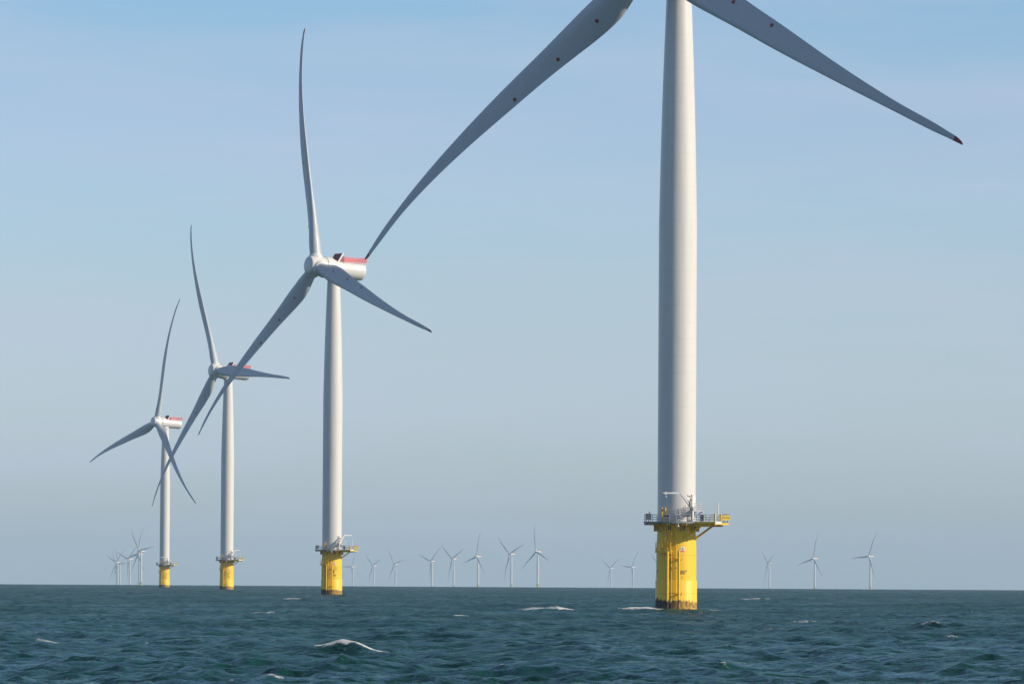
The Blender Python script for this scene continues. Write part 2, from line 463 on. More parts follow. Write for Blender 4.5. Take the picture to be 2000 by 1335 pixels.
ME = {}
def build_shared():
    # transition piece and monopile
    b = MB(); b.lathe(TP_R, 96); ME['transition_piece'] = b.mesh('transition_piece', MAT['foundation'], 0.5)
    # tower
    prof = [(2.84, DECK_Z + 0.01), (2.84, 13.3), (2.842, 40), (2.835, 57.5)]
    for i in range(1, 17):
        t = i / 16
        prof.append((2.835 - 1.03 * (t ** 1.0) + 0.12 * math.sin(math.pi * t) , 57.5 + t * 35.6))
    b = MB(); b.lathe(prof, 96); ME['tower'] = b.mesh('tower', MAT['tower'], 0.5)
    b = MB()
    for z in (13.32, 35.6, 59.0, 78.0):
        r = float(np.interp(z, [h for _, h in prof], [rr_ for rr_, _ in prof]))
        b = MB(); b.lathe([(r + .004, z - .05), (r + .016, z - .04), (r + .016, z + .04), (r + .004, z + .05)], 96, cap=False)
        ME.setdefault('flange_ring', []).append(b.mesh('flange_ring', MAT['white'], 0.3))
    # tower door with a frame
    b = MB()
    for k, (w, h, rr_) in enumerate(((1.1, 2.3, 2.90), (0.85, 2.0, 2.93))):
        a = math.degrees(w / 2 / rr_)
        b.m = k
        curved_plate(b, 2.80, rr_, 62 - a, 62 + a, 14.95 + k * .12, 14.95 + h, 6)
    ME['tower_door'] = b.mesh('tower_door', [MAT['steel_light'], MAT['offwhite']], 0.3)
    # ---- access platform deck
    b = MB()
    ring = [P(a, DECK_R).to_2d() for a in np.arange(EXT_A + 26, EXT_A + 360 - 25.9, 6.16)]
    poly = [tuple(p) for p in ring] + [tuple(EX(4.36, -EXT_W).to_2d()), tuple(EX(EXT_L, -EXT_W).to_2d()), tuple(EX(EXT_L, EXT_W).to_2d()), tuple(EX(4.36, EXT_W).to_2d())]
    b.prism(poly, 12.97, 13.12)
    cx = [Vector((*p, 0)) for p in poly]
    for p, q in zip(cx[:len(ring) - 1], cx[1:len(ring)]):
        d = (q - p); c = (p + q) / 2
        b.box((c.x * 1.003, c.y * 1.003, 13.04), (d.length + .01, 0.07, 0.26), math.atan2(d.y, d.x))
    ME['deck'] = b.mesh('deck', MAT['deck'], 0.4)
    # yellow support steel under the deck
    b = MB()
    for a in range(0, 360, 36):
        aa = a + 17
        c = P(aa, 3.34, 12.2); b.box(c, (.08, .62, 1.0), rad(aa - 90))
        b.m = 1
        for dl in (-.14, .14):
            t_ = P(aa + 90, 1); c = P(aa, 3.385, 12.2) + t_ * dl; b.box(c, (.02, .17, .66), rad(aa - 90))  # dark panels on the plate, painted in place of shade inside slots
        b.m = 0
        for da in (-3.4, 3.4):
            p0, p1 = P(aa + da, 2.7, 12.1), P(aa + da * 0.9, 3.32, 12.1)
            d = p1 - p0
            b.box(((p0 + p1) / 2 + Vector((0, 0, .12))), (d.length, 0.06, 1.02), math.atan2(d.y, d.x))
        for zz in (11.75, 12.68):
            c = P(aa, 3.04, zz); b.box(c, (0.60, 0.52, 0.06), rad(aa - 90))
        p = P(aa, 3.75, 12.77); b.box(p, (1.95, 0.18, 0.26), rad(aa - 90))
    b.lathe([(2.86, 12.62), (3.3, 12.64), (3.3, 12.9), (2.86, 12.92)], 64, cap=False)
    # extension beams and edges
    for l in (-BR_L, BR_L):
        c = EX(4.55, l, 12.62); b.box(c, (4.5, 0.20, 0.36), rad(EXT_A - 90))
    for l in (-EXT_W - .03, EXT_W + .03):
        c = EX(5.95, l, 12.98); b.box(c, (3.2, 0.06, 0.34), rad(EXT_A - 90))
    for a_ in (4.9, 5.8, 6.6, EXT_L + .03):
        c = EX(a_, 0, 12.85); b.box(c, (0.14, EXT_W * 2 + (.14 if a_ > 7 else 0), 0.24), rad(EXT_A - 90))
    ME['deck_beams'] = b.mesh('deck_beams', [MAT['yellow'], MAT['slot']], 0.3)
    # braces
    ME['brace'] = []
    for l in (-BR_L, BR_L):
        b = MB()
        s = math.degrees(math.asin(l / 2.9))
        b.tube(P(EXT_A + s, 2.72, 10.6), EX(5.05, l, 12.5), 0.16, 14)
        b.tube(P(EXT_A + s, 2.75, 10.75), P(EXT_A + s, 3.05, 10.75), 0.30, 14)
        ME['brace'].append(b.mesh('brace', MAT['yellow'], 0.6))
    # railings
    b = MB()
    pts = [P(a, DECK_R - .06, 13.1) for a in np.linspace(EXT_A + 27, EXT_A + 333, 27)]
    rail_run(b, pts)
    for p in pts:
        b.tube(p - Vector((0, 0, .45)), p, 0.045, 6)
    for s in (-1, 1):
        rail_run(b, [EX(a, s * (EXT_W - .05), 13.1) for a in (4.42, 5.2, 6.0, 6.8, EXT_L - .06)])
        rail_run(b, [EX(EXT_L - .06, l, 13.1) for l in (-.3, 0.3, .9, 1.5, 2.05)])
    rail_run(b, [EX(EXT_L - .06, l, 13.1) for l in (-2.0, -1.4, -.9, -.35)], rails=(0.2, 0.65, 1.05), h=1.05)
    ME['railing'] = b.mesh('railing', MAT['steel'], 0.8)
    b = MB(); c = EX(EXT_L + .14, -1.2, 13.0); b.box(c, (0.05, 1.7, 0.36), rad(EXT_A - 90)); ME['kick_plate'] = b.mesh('kick_plate', MAT['offwhite'], 0)
    for k, l in enumerate((-2.1, -.3)):
        b = MB(); c = EX(EXT_L + .05, l, 13.45); b.box(c, (0.16, 0.2, 1.6), rad(EXT_A - 90)); b.box(c + Vector((0, 0, .82)), (0.2, 0.24, 0.05), rad(EXT_A - 90))
        ME['gate_post%d' % k] = b.mesh('gate_post', MAT['yellow'], 0)
    # id sign
    b = MB(); b.box((0, 0, 0), (1.22, 0.05, 0.74)); b.box((0, 0.03, 0), (1.0, 0.04, 0.5)); ME['sign_board'] = b.mesh('sign_board', paint('sign_yellow', (0.85, 0.60, 0.08), .5, .03), 0)
    b = MB()
    for x in (-.3, .28):
        b.tube((x, .06, -.85), (x, .06, .3), 0.035, 8)
    b.path([(-.62, .06, .5), (.66, .06, .5)], 0.03)
    for z in (-.2, .1):
        b.box((-.72, .02, z), (.14, .1, .16))
    ME['sign_stand'] = b.mesh('sign_stand', MAT['dark'], 0)
    ME['sign_text'] = [text_mesh(w, 0.37, None, MAT['rust'], 0.008, 'sign_lettering') for w in ('GS', 'D4J')]
    # antenna
    b = MB(); b.box((0, 0, .06), (.3, .3, .12)); b.tube((0, 0, .1), (0, 0, 1.3), .05); b.tube((0, 0, 1.25), (0, 0, 2.85), 0.085, 10); b.tube((0, 0, 2.85), (0, 0, 2.97), 0.06, 8)
    ME['antenna'] = b.mesh('antenna', MAT['offwhite'], 0.5)
    # cabinets
    b = MB(); b.box((0, 0, .6), (.62, .45, 1.0)); b.m = 1; b.box((-.0, -.235, .6), (.5, .03, .86)); b.m = 0
    for z in (.35, .85): b.box((0, -.262, z), (.40, .02, .03))
    for x in (-.26, .26): b.tube((x, 0, 0), (x, 0, .12), .03)
    ME['blue_cabinet'] = b.mesh('blue_cabinet', [MAT['offwhite'], MAT['blue']], 0)
    b = MB(); b.box((0, 0, .78), (.74, .5, .78)); b.box((0, 0, 1.2), (.84, .6, .05)); b.box((.0, -.26, .78), (.6, .03, .62))
    for x in (-.28, .28): b.tube((x, 0, 0), (x, 0, .4), .04)
    b.tube((.2, 0, 1.2), (.2, 0, 1.42), .05); b.box((.2, 0, 1.45), (.14, .14, .12))
    ME['equipment_cabinet'] = b.mesh('equipment_cabinet', MAT['cabinet'], 0)
    b = MB(); b.box((0, 0, .95), (.62, .4, .30)); b.tube((-.35, 0, .9), (.3, 0, .9), .13, 10); b.box((0, 0, .68), (.7, .45, .06))
    for x in (-.26, .26):
        b.tube((x, 0, 0), (x, 0, .68), .035)
    b.tube((.25, 0, 1.1), (.25, 0, 1.45), .03); b.box((.25, 0, 1.45), (.1, .1, .12))
    ME['winch_box'] = b.mesh('winch_box', MAT['offwhite'], 0.5)
    b = MB(); b.tube((-.52, 0, 0), (.52, 0, 0), .16, 14); b.tube((-.3, 0, -.2), (-.3, 0, .2), .03); b.tube((.3, 0, -.2), (.3, 0, .2), .03)
    for x in (-.5, -.2, .2, .5): b.tube((x - .03, 0, 0), (x + .03, 0, 0), .18, 14)
    ME['raft_canister'] = b.mesh('raft_canister', paint('slate_canister', (.11, .13, .17), .45, .08), 0.6)
    # life buoy / small deck lamp
    b = MB(); b.lathe([(.02, -.16), (.12, -.12), (.16, 0), (.12, .1), (.03, .13)], 16); b.tube((0, 0, .1), (0, 0, .55), .03)
    ME['deck_lamp'] = b.mesh('deck_lamp', MAT['offwhite'], 1.0)
    # yellow ladder from the deck to the rest platform
    b = MB(); t = P(-36 + 90, 1)
    ladder(b, P(-36, 3.42, 9.0), t, 6.25, 0.62, 0.06)
    for s in (-1, 1):
        p = P(-36, 3.42) + t * s * .31
        b.box((p.x, p.y, 14.2), (.16, .16, 2.1), rad(-36))
    p = P(-31, 3.5); b.box((p.x + .1, p.y, 13.9), (.14, .14, 1.5)); b.box((p.x - .1, p.y, 14.45), (.5, .2, .14))
    for z in (9.8, 10.9, 12.0):
        for s in (-1, 1):
            q = P(-36, 2.8, z) + t * s * .31; b.tube(q, P(-36, 3.42, z) + t * s * .31, .03)
    ME['upper_ladder'] = b.mesh('upper_ladder', MAT['yellow'], 0.6)
    b = MB(); q = P(-38, 3.5, 14.85); b.box(q, (.22, .12, .34), rad(-36)); ME['fall_arrest'] = b.mesh('fall_arrest', MAT['red'], 0)
    # rest platform
    b = MB(); curved_plate(b, 2.9, 4.2, -50, -13, 8.74, 8.93)
    for a in (-42, -18):
        p = P(a, 3.45, 8.6); b.box(p, (1.3, .16, .3), rad(a - 90))
    curved_plate(b, 3.95, 4.23, -50, -13, 8.52, 8.735)
    ME['rest_deck'] = b.mesh('rest_deck', MAT['yellow'], 0.3)
    b = MB(); pts = [P(-50, 3.0, 8.93), P(-50, 4.1, 8.93)] + [P(a, 4.1, 8.93) for a in (-40, -33, -26, -20)]
    rail_run(b, pts, 1.15, .045)
    for a, h in ((-20, 1.2), (-14, 1.2)):
        b.tube(P(a, 4.1, 8.9), P(a, 4.1, 8.9 + h), .06)
    for a in (-47, -33, -26, -20): b.box(P(a, 4.1, 9.12), (.14, .14, .38))
    ME['rest_railing'] = b.mesh('rest_railing', MAT['yellow'], 0.6)
    # boat landing
    BL = -8.0
    bt = P(BL + 90, 1); bo = P(BL, 1)
    for s in (-1, 1):
        b = MB()
        base = bo * 4.15 + bt * s * .85
        top = 8.75 if s < 0 else 8.85
        b.tube(base + Vector((0, 0, -4)), base + Vector((0, 0, top)), .18, 20)
        b.lathe([(.195, 3.6), (.205, 3.7), (.205, 4.1), (.195, 4.2)], 20, c=(base.x, base.y, 0), cap=False)
        ME.setdefault('fender_tube', []).append(b.mesh('fender_tube', MAT['foundation'], 0.6))
    ME['standoff_bracket'] = []
    for s in (-1, 1):
        base = bo * 4.15 + bt * s * .85
        for z in (-1.5, 2.55, 7.7):
            b = MB(); q = bo * 2.8 + bt * s * 1.0 + Vector((0, 0, z))
            b.tube(q, base + Vector((0, 0, z)), .13, 12)
            q2 = bo * 2.82 + bt * s * 1.0 + Vector((0, 0, z)); b.tube(q2, q2 + bo * .22, .26, 14)
            ME['standoff_bracket'].append(b.mesh('standoff_bracket', MAT['foundation'], 0.6))
    for z in (2.55, 7.7):
        b = MB(); b.tube(bo * 3.45 + bt * -.95 + Vector((0, 0, z)), bo * 3.45 + bt * .95 + Vector((0, 0, z)), .09, 10); ME['standoff_bracket'].append(b.mesh('cross_bar', MAT['foundation'], 0.6))
    b = MB(); ladder(b, bo * 3.62 + Vector((0, 0, -.6)), bt, 12.0, 0.68, 0.065, 0.3, .025)
    for z in (9.2, 10.9):
        for s in (-1, 1):
            b.tube(bo * 2.8 + bt * s * .34 + Vector((0, 0, z)), bo * 3.62 + bt * s * .34 + Vector((0, 0, z)), .035)
    for s in (-1, 1):
        b.box(bo * 3.68 + bt * s * .34 + Vector((0, 0, 10.2)), (.14, .18, 2.4), rad(BL))
    ME['landing_ladder'] = b.mesh('landing_ladder', MAT['foundation'], 0.6)
    b = MB(); b.box(bo * 3.64 + Vector((0, 0, 11.2)), (.2, .12, .3), rad(BL)); ME['ladder_reel'] = b.mesh('ladder_reel', MAT['red'], 0)
    for s in (-1, 1):
        b = MB(); b.lathe([(.03, -.1), (.1, -.06), (.1, .06), (.03, .1)], 12, c=tuple(bo * 3.72 + bt * s * .36 + Vector((0, 0, 6.3))))
        ME.setdefault('ladder_bumper', []).append(b.mesh('ladder_bumper', MAT['dark'], 1))
    # markings
    ME['angle_mark'] = text_mesh('80\u00b0', 0.84, 2.985, MAT['black'])
    b = MB(); curved_plate(b, 2.975, 2.99, -.4, .4, -.22, .22, 2); ME['angle_tick'] = b.mesh('angle_tick', MAT['black'], 0)
    ME['side_mark'] = text_mesh('0\u00b0', 0.78, 2.985, MAT['black'])
    b = MB(); curved_plate(b, 2.95, 2.992, -6.2, 6.2, -.39, .39, 6); b.m = 1; curved_plate(b, 2.96, 2.999, -5.6, 5.6, -.37, -.17, 6)
    n = 24
    ringv = []
    for i in range(n):
        t = 2 * math.pi * i / n
        for rr_ in (.19, .235):
            ringv.append(P(math.degrees(rr_ * math.cos(t) / 3.0), 3.0, .11 + rr_ * math.sin(t)))
    b.add(ringv, [(2 * i, 2 * i + 1, (2 * i + 3) % (2 * n), (2 * i + 2) % (2 * n)) for i in range(n)])
    b.add([P(-2.6, 3.0, .24), P(-2.1, 3.0, .28), P(2.6, 3.0, -.02), P(2.1, 3.0, -.06)], [(0, 3, 2, 1)])
    b.m = 2
    b.add([P(-1.6, 3.001, .1), P(.4, 3.001, .24), P(1.4, 3.001, .05), P(.2, 3.001, -.06)], [(0, 3, 2, 1)])
    ME['warning_sign'] = b.mesh('warning_sign', [MAT['offwhite'], MAT['red'], MAT['black']], 0)
    ME['cable_text_a'] = text_mesh('CABLE', 0.62, 2.985, MAT['mark'])
    ME['cable_text_b'] = text_mesh('TO', 0.62, 2.985, MAT['mark']); ME['cable_text_c'] = text_mesh('D4L', 0.62, 2.985, MAT['mark'])
    b = MB(); curved_plate(b, 2.975, 2.99, -2.6, 2.6, -.1, .45, 3)
    b.add([P(-4, 2.992, -.05), P(4, 2.992, -.05), P(0, 2.992, -.42)], [(0, 2, 1)])
    ME['down_arrow'] = b.mesh('down_arrow', MAT['black'], 0)
    # crane: pedestal + rotating boom
    b = MB()
    b.lathe([(.34, 0), (.34, .08), (.24, .12), (.22, 1.5), (.28, 1.55), (.28, 1.7)], 20)
    ME['crane_pedestal'] = b.mesh('crane_pedestal', MAT['offwhite'], 0.6)
    b = MB()   # boom points along +x from the pedestal
    b.box((0, 0, 1.98), (.55, .5, .55)); b.box((-.35, 0, 1.9), (.4, .36, .4)); b.tube((-.1, -.4, 1.95), (-.1, .4, 1.95), .2, 14)
    b.tube((.05, -.34, 2.2), (.05, .34, 2.2), .1, 12); b.tube((-.45, -.2, 2.1), (-.45, .25, 2.1), .13, 12)
    def rect_beam(a, c, w0, w1):
        a, c = Vector(a), Vector(c); d = c - a; L = d.length
        ang = math.atan2(d.z, d.x)
        R = Matrix.Rotation(-ang, 3, 'Y')
        vs = []
        for x, w in ((0, w0), (L, w1)):
            for y, z in ((-1, -1), (1, -1), (1, 1), (-1, 1)):
                vs.append(a + R @ Vector((x, y * w * .4, z * w * .5)))
        b.add(vs, [(0, 1, 2, 3), (7, 6, 5, 4), (0, 4, 5, 1), (1, 5, 6, 2), (2, 6, 7, 3), (3, 7, 4, 0)])
    rect_beam((.1, 0, 2.15), (1.9, 0, 4.28), .50, .30)
    rect_beam((1.85, 0, 4.28), (4.35, 0, 4.22), .25, .18)
    b.tube((.40, 0, 2.1), (1.25, 0, 3.35), .05, 8)
    b.tube((1.9, -.14, 4.3), (1.9, .14, 4.3), .13, 10); b.box((1.9, 0, 4.46), (.16, .12, .12))
    b.box((4.35, 0, 4.22), (.3, .24, .34)); b.box((4.6, 0, 4.25), (.3, .1, .14)); b.tube((4.2, 0, 4.1), (4.2, 0, 3.75), .03); b.box((4.2, 0, 3.72), (.14, .14, .2))
    ME['crane_boom'] = b.mesh('crane_boom', MAT['steel_light'], 0.6)
    # stairs to the tower door
    b = MB()
    A, B_ = Vector((.25, -3.75, 13.12)), Vector((2.05, -3.1, 14.82))
    d = (B_ - A); side = Vector((-d.y, d.x, 0)).normalized() * .38
    for s in (-1, 1):
        p, q = A + side * s, B_ + side * s
        b.path([p, q], .06, 8)
        for h in (.4, .75, 1.1):
            b.path([p + Vector((0, 0, h)), q + Vector((0, 0, h))], .028)
        for t in (0, .33, .66, 1):
            c = p.lerp(q, t); b.tube(c, c + Vector((0, 0, 1.1)), .03)
    for i in range(8):
        c = A.lerp(B_, (i + .5) / 8); b.box(c, (.24, .74, .03), math.atan2(d.y, d.x))
    ME['door_stairs'] = b.mesh('door_stairs', MAT['steel_light'], 0.6)
    b = MB()
    pl = [(1.95, -3.6), (3.95, -2.3), (3.95, -.6), (2.8, -.5), (2.2, -2.0), (1.75, -2.75)]
    b.prism(pl, 14.74, 14.84)
    rail_run(b, [Vector((x, y, 14.84)) for x, y in ((1.95, -3.6), (2.6, -3.18), (3.25, -2.76), (3.95, -2.3), (3.95, -1.7), (3.95, -1.15), (3.95, -.6), (2.85, -.5))], 1.15, .03, rails=(.3, .6, .87, 1.15))
    b.tube((3.8, -1.4, 14.7), (2.75, -1.0, 13.9), .09, 8); b.tube((3.9, -.9, 14.7), (4.1, -.9, 13.15), .05, 8)
    b.tube((3.0, -2.9, 14.7), (3.0, -2.9, 13.12), .06)
    ME['door_landing'] = b.mesh('door_landing', MAT['steel_light'], 0.6)
    b = MB()
    for x in (-.1, .12):
        b.tube((x, 0, 0), (x * .8, 0, 3.7), .045, 8)
    b.tube((-.45, 0, 3.8), (.3, 0, 3.85), .035); b.box((-.45, 0, 3.88), (.12, .12, .2)); b.box((-.2, 0, 3.76), (.2, .14, .12)); b.box((.12, 0, 3.95), (.1, .1, .16)); b.box((.0, 0, 3.2), (.22, .16, .2))
    ME['sensor_mast'] = b.mesh('sensor_mast', MAT['dark'], 0.6)
    # ---------------- nacelle (local Y = downwind, origin = rotor centre)
    b = MB()
    prof = [(2.2, 2.55), (3.02, 2.6), (3.12, 2.72), (3.12, 4.9), (3.08, 5.05), (2.9, 5.12)]
    b.lathe(prof, 64, 'Y')
    ME['generator'] = b.mesh('generator', MAT['white'], 0.5)
    b = MB()
    def body_ring(y, r, zc, flat, n=48):
        out = []
        for i in range(n):
            t = 2 * math.pi * i / n
            x, z = -math.cos(t) * r, math.sin(t) * r
            z = min(z, flat)
            out.append((x, y, z + zc + max(0, y - 5.2) * .062))
        return out
    ys = [(4.9, 2.86, 0, 2.75), (5.2, 2.9, 0, 2.7), (6.4, 2.86, -.02, 2.2), (7.0, 2.82, -.03, 2.05), (10, 2.8, -.05, 2.02), (15.0, 2.78, -.12, 2.05), (15.6, 2.72, -.14, 2.0), (15.95, 2.55, -.18, 1.9), (16.12, 2.2, -.2, 1.7), (16.15, 1.2, -.2, 1.0)]
    vs = []; n = 48
    for y in ys: vs += body_ring(*y)
    fs = []
    for k in range(len(ys) - 1):
        for i in range(n):
            j = (i + 1) % n
            fs.append((k*n+i, k*n+j, (k+1)*n+j, (k+1)*n+i))
    fs.append(tuple(range(n))[::-1]); fs.append(tuple(range((len(ys)-1)*n, len(ys)*n)))
    b.add(vs, fs)
    b.lathe([(2.05, -3.4), (2.05, -1.0)], 32, 'Z', c=(0, 6.29, 0))
    ME['nacelle'] = b.mesh('nacelle', MAT['white'], 0.5)
    # cooler: slab leaning back, red face upwind
    b = MB()
    top, bot, lean = 4.75, 1.75, 1.55
    def slab(x0, x1, z0, z1, y0, th, xt=0.0):
        def yy(z): return y0 + (z - bot) / (top - bot) * lean
        vs = []
        for z, ex in ((z0, 0), (z1, xt)):
            for x in (x0 - ex, x1 + ex):
                for o in (0, th):
                    vs.append((x, yy(z) + o, z))
        b.add(vs, [(0, 2, 6, 4), (1, 5, 7, 3), (0, 4, 5, 1), (2, 3, 7, 6), (0, 1, 3, 2), (4, 6, 7, 5)])
    slab(-2.2, 2.2, bot, top, 5.95, .42)
    ME['cooler_frame'] = b.mesh('cooler', MAT['offwhite'], 0)
    b = MB(); slab(-2.08, 2.08, bot + .08, top - .1, 5.88, .06); ME['cooler_face'] = b.mesh('cooler_face', MAT['maroon'], 0)
    for x in (-1.9, 1.9):
        b = MB(); b.path([(x, 7.45, 4.3), (x, 8.6, 2.1)], .07); b.path([(x, 6.9, 3.2), (x, 8.0, 3.2)], .05)
        ME.setdefault('cooler_strut', []).append(b.mesh('cooler_strut', MAT['steel'], 0.5))
    b = MB(); b.tube((1.7, 7.9, 2.0), (1.7, 7.9, 4.1), .04); b.box((1.7, 7.9, 4.15), (.3, .16, .14)); ME['wind_mast'] = b.mesh('wind_mast', MAT['steel'], 0.5)
    b = MB(); b.tube((1.2, 4.8, 2.7), (1.2, 4.8, 3.5), .06); b.box((1.2, 4.8, 3.55), (.16, .16, .2)); ME['warning_lamp'] = b.mesh('warning_lamp', MAT['steel'], 0.5)
    # helihoist deck and red rail
    b = MB(); b.prism([(-2.3, 8.1), (2.3, 8.1), (2.3, 16.0), (-2.3, 16.0)], 1.80, 2.02); ME['hoist_deck'] = b.mesh('hoist_deck', MAT['white'], 0)
    b = MB()
    def fence(p, q, n):
        p, q = Vector(p), Vector(q); d = q - p; L = d.length; a = math.atan2(d.y, d.x)
        for i in range(n + 1):
            c = p.lerp(q, i / n); b.box(c + Vector((0, 0, .78)), (.05, .05, 1.5), a)
        for z in (.06, .5, .85, 1.2, 1.52):
            b.box((p + q) / 2 + Vector((0, 0, z)), (L, .05, .075), a)
        k = int(L / .19)
        for i in range(k):
            c = p.lerp(q, (i + .5) / k); b.box(c + Vector((0, 0, .78)), (.055, .02, 1.44), a)
    fence((2.26, 8.2, 2.02), (2.26, 15.95, 2.02), 7); fence((-2.26, 8.2, 2.02), (-2.26, 15.95, 2.02), 7)
    fence((-2.26, 15.95, 2.02), (2.26, 15.95, 2.02), 4); fence((-2.26, 8.2, 2.02), (2.26, 8.2, 2.02), 4)
    ME['hoist_railing'] = b.mesh('hoist_railing', MAT['red'], 0)
    for sx_ in (-2.34, 2.34):
        b = MB()
        b.box((sx_, 12.2, 2.42), (.03, 7.2, .05))
        for k in range(6):
            y = 9.0 + k * 1.15
            b.box((sx_, y, 2.8), (.04, .07, .9)); b.box((sx_, y + .3, 3.1), (.04, .55, .07))
        ME.setdefault('hoist_panel', []).append(b.mesh('hoist_panel', MAT['pink'], 0))
    # hub: three-lobed body from nose disc to generator
    b = MB()
    b.lathe([(2.45, -2.55), (2.62, -2.2), (2.78, -1.2), (2.86, 0), (2.9, 1.2), (2.95, 2.5)], 64, 'Y')
    for k in range(3):
        R = Matrix.Rotation(k * 2 * math.pi / 3, 3, 'Y')
        vs = []; n = 40
        for r_, h in ((2.25, 1.2), (2.12, 2.7), (2.0, 3.02), (1.88, 3.1), (1.88, 3.3), (1.80, 3.34)):
            for i in range(n):
                t = 2 * math.pi * i / n
                vs.append(R @ Vector((r_ * math.cos(t), r_ * math.sin(t), h)))
        fs = []
        for q in range(5):
            for i in range(n):
                j = (i + 1) % n
                fs.append((q*n+i, q*n+j, (q+1)*n+j, (q+1)*n+i))
        fs.append(tuple(range(5*n, 6*n)))
        b.add(vs, fs)
    ME['hub'] = b.mesh('hub', MAT['white'], 0.7)
    b = MB(); b.lathe([(.05, -2.92), (1.0, -2.88), (1.9, -2.76), (2.35, -2.62), (2.44, -2.5)], 64, 'Y'); ME['nose_plate'] = b.mesh('nose_plate', MAT['white'], 0.7)

build_shared()
BL_CACHE = {}
def blades_for(sc, fine=True):
    k = (round(sc, 3), fine)
    if k not in BL_CACHE:
        BL_CACHE[k] = blade_meshes(sc, 'blade', fine)
    return BL_CACHE[k]

def far_meshes():
    b = MB(); b.lathe([(3.09, -9), (3.09, 4.4), (2.95, 4.45), (2.84, 12.9)], 24); F_tp = b.mesh('transition_piece', MAT['foundation'], 0.6)
    b = MB(); b.lathe([(2.84, 13.16), (2.84, 57.5), (1.9, 93.2)], 24); F_tw = b.mesh('tower', MAT['tower'], 0.6)
    b = MB(); b.lathe([(DECK_R, 12.8), (DECK_R, 13.15)], 20)
    b.prism([tuple(EX(a, l).to_2d()) for a, l in ((3, -1.9), (8.5, -1.9), (8.5, 1.9), (3, 1.9))], 12.85, 13.1)
    F_dk = b.mesh('access_platform', MAT['steel'], 0.4)
    b = MB(); pts = [P(a, DECK_R - .06, 13.15) for a in range(0, 361, 30)]; rail_run(b, pts, 1.1, .05)
    F_rl = b.mesh('railing', MAT['steel'], 0)
    return F_tp, F_tw, F_dk, F_rl
FAR = far_meshes()

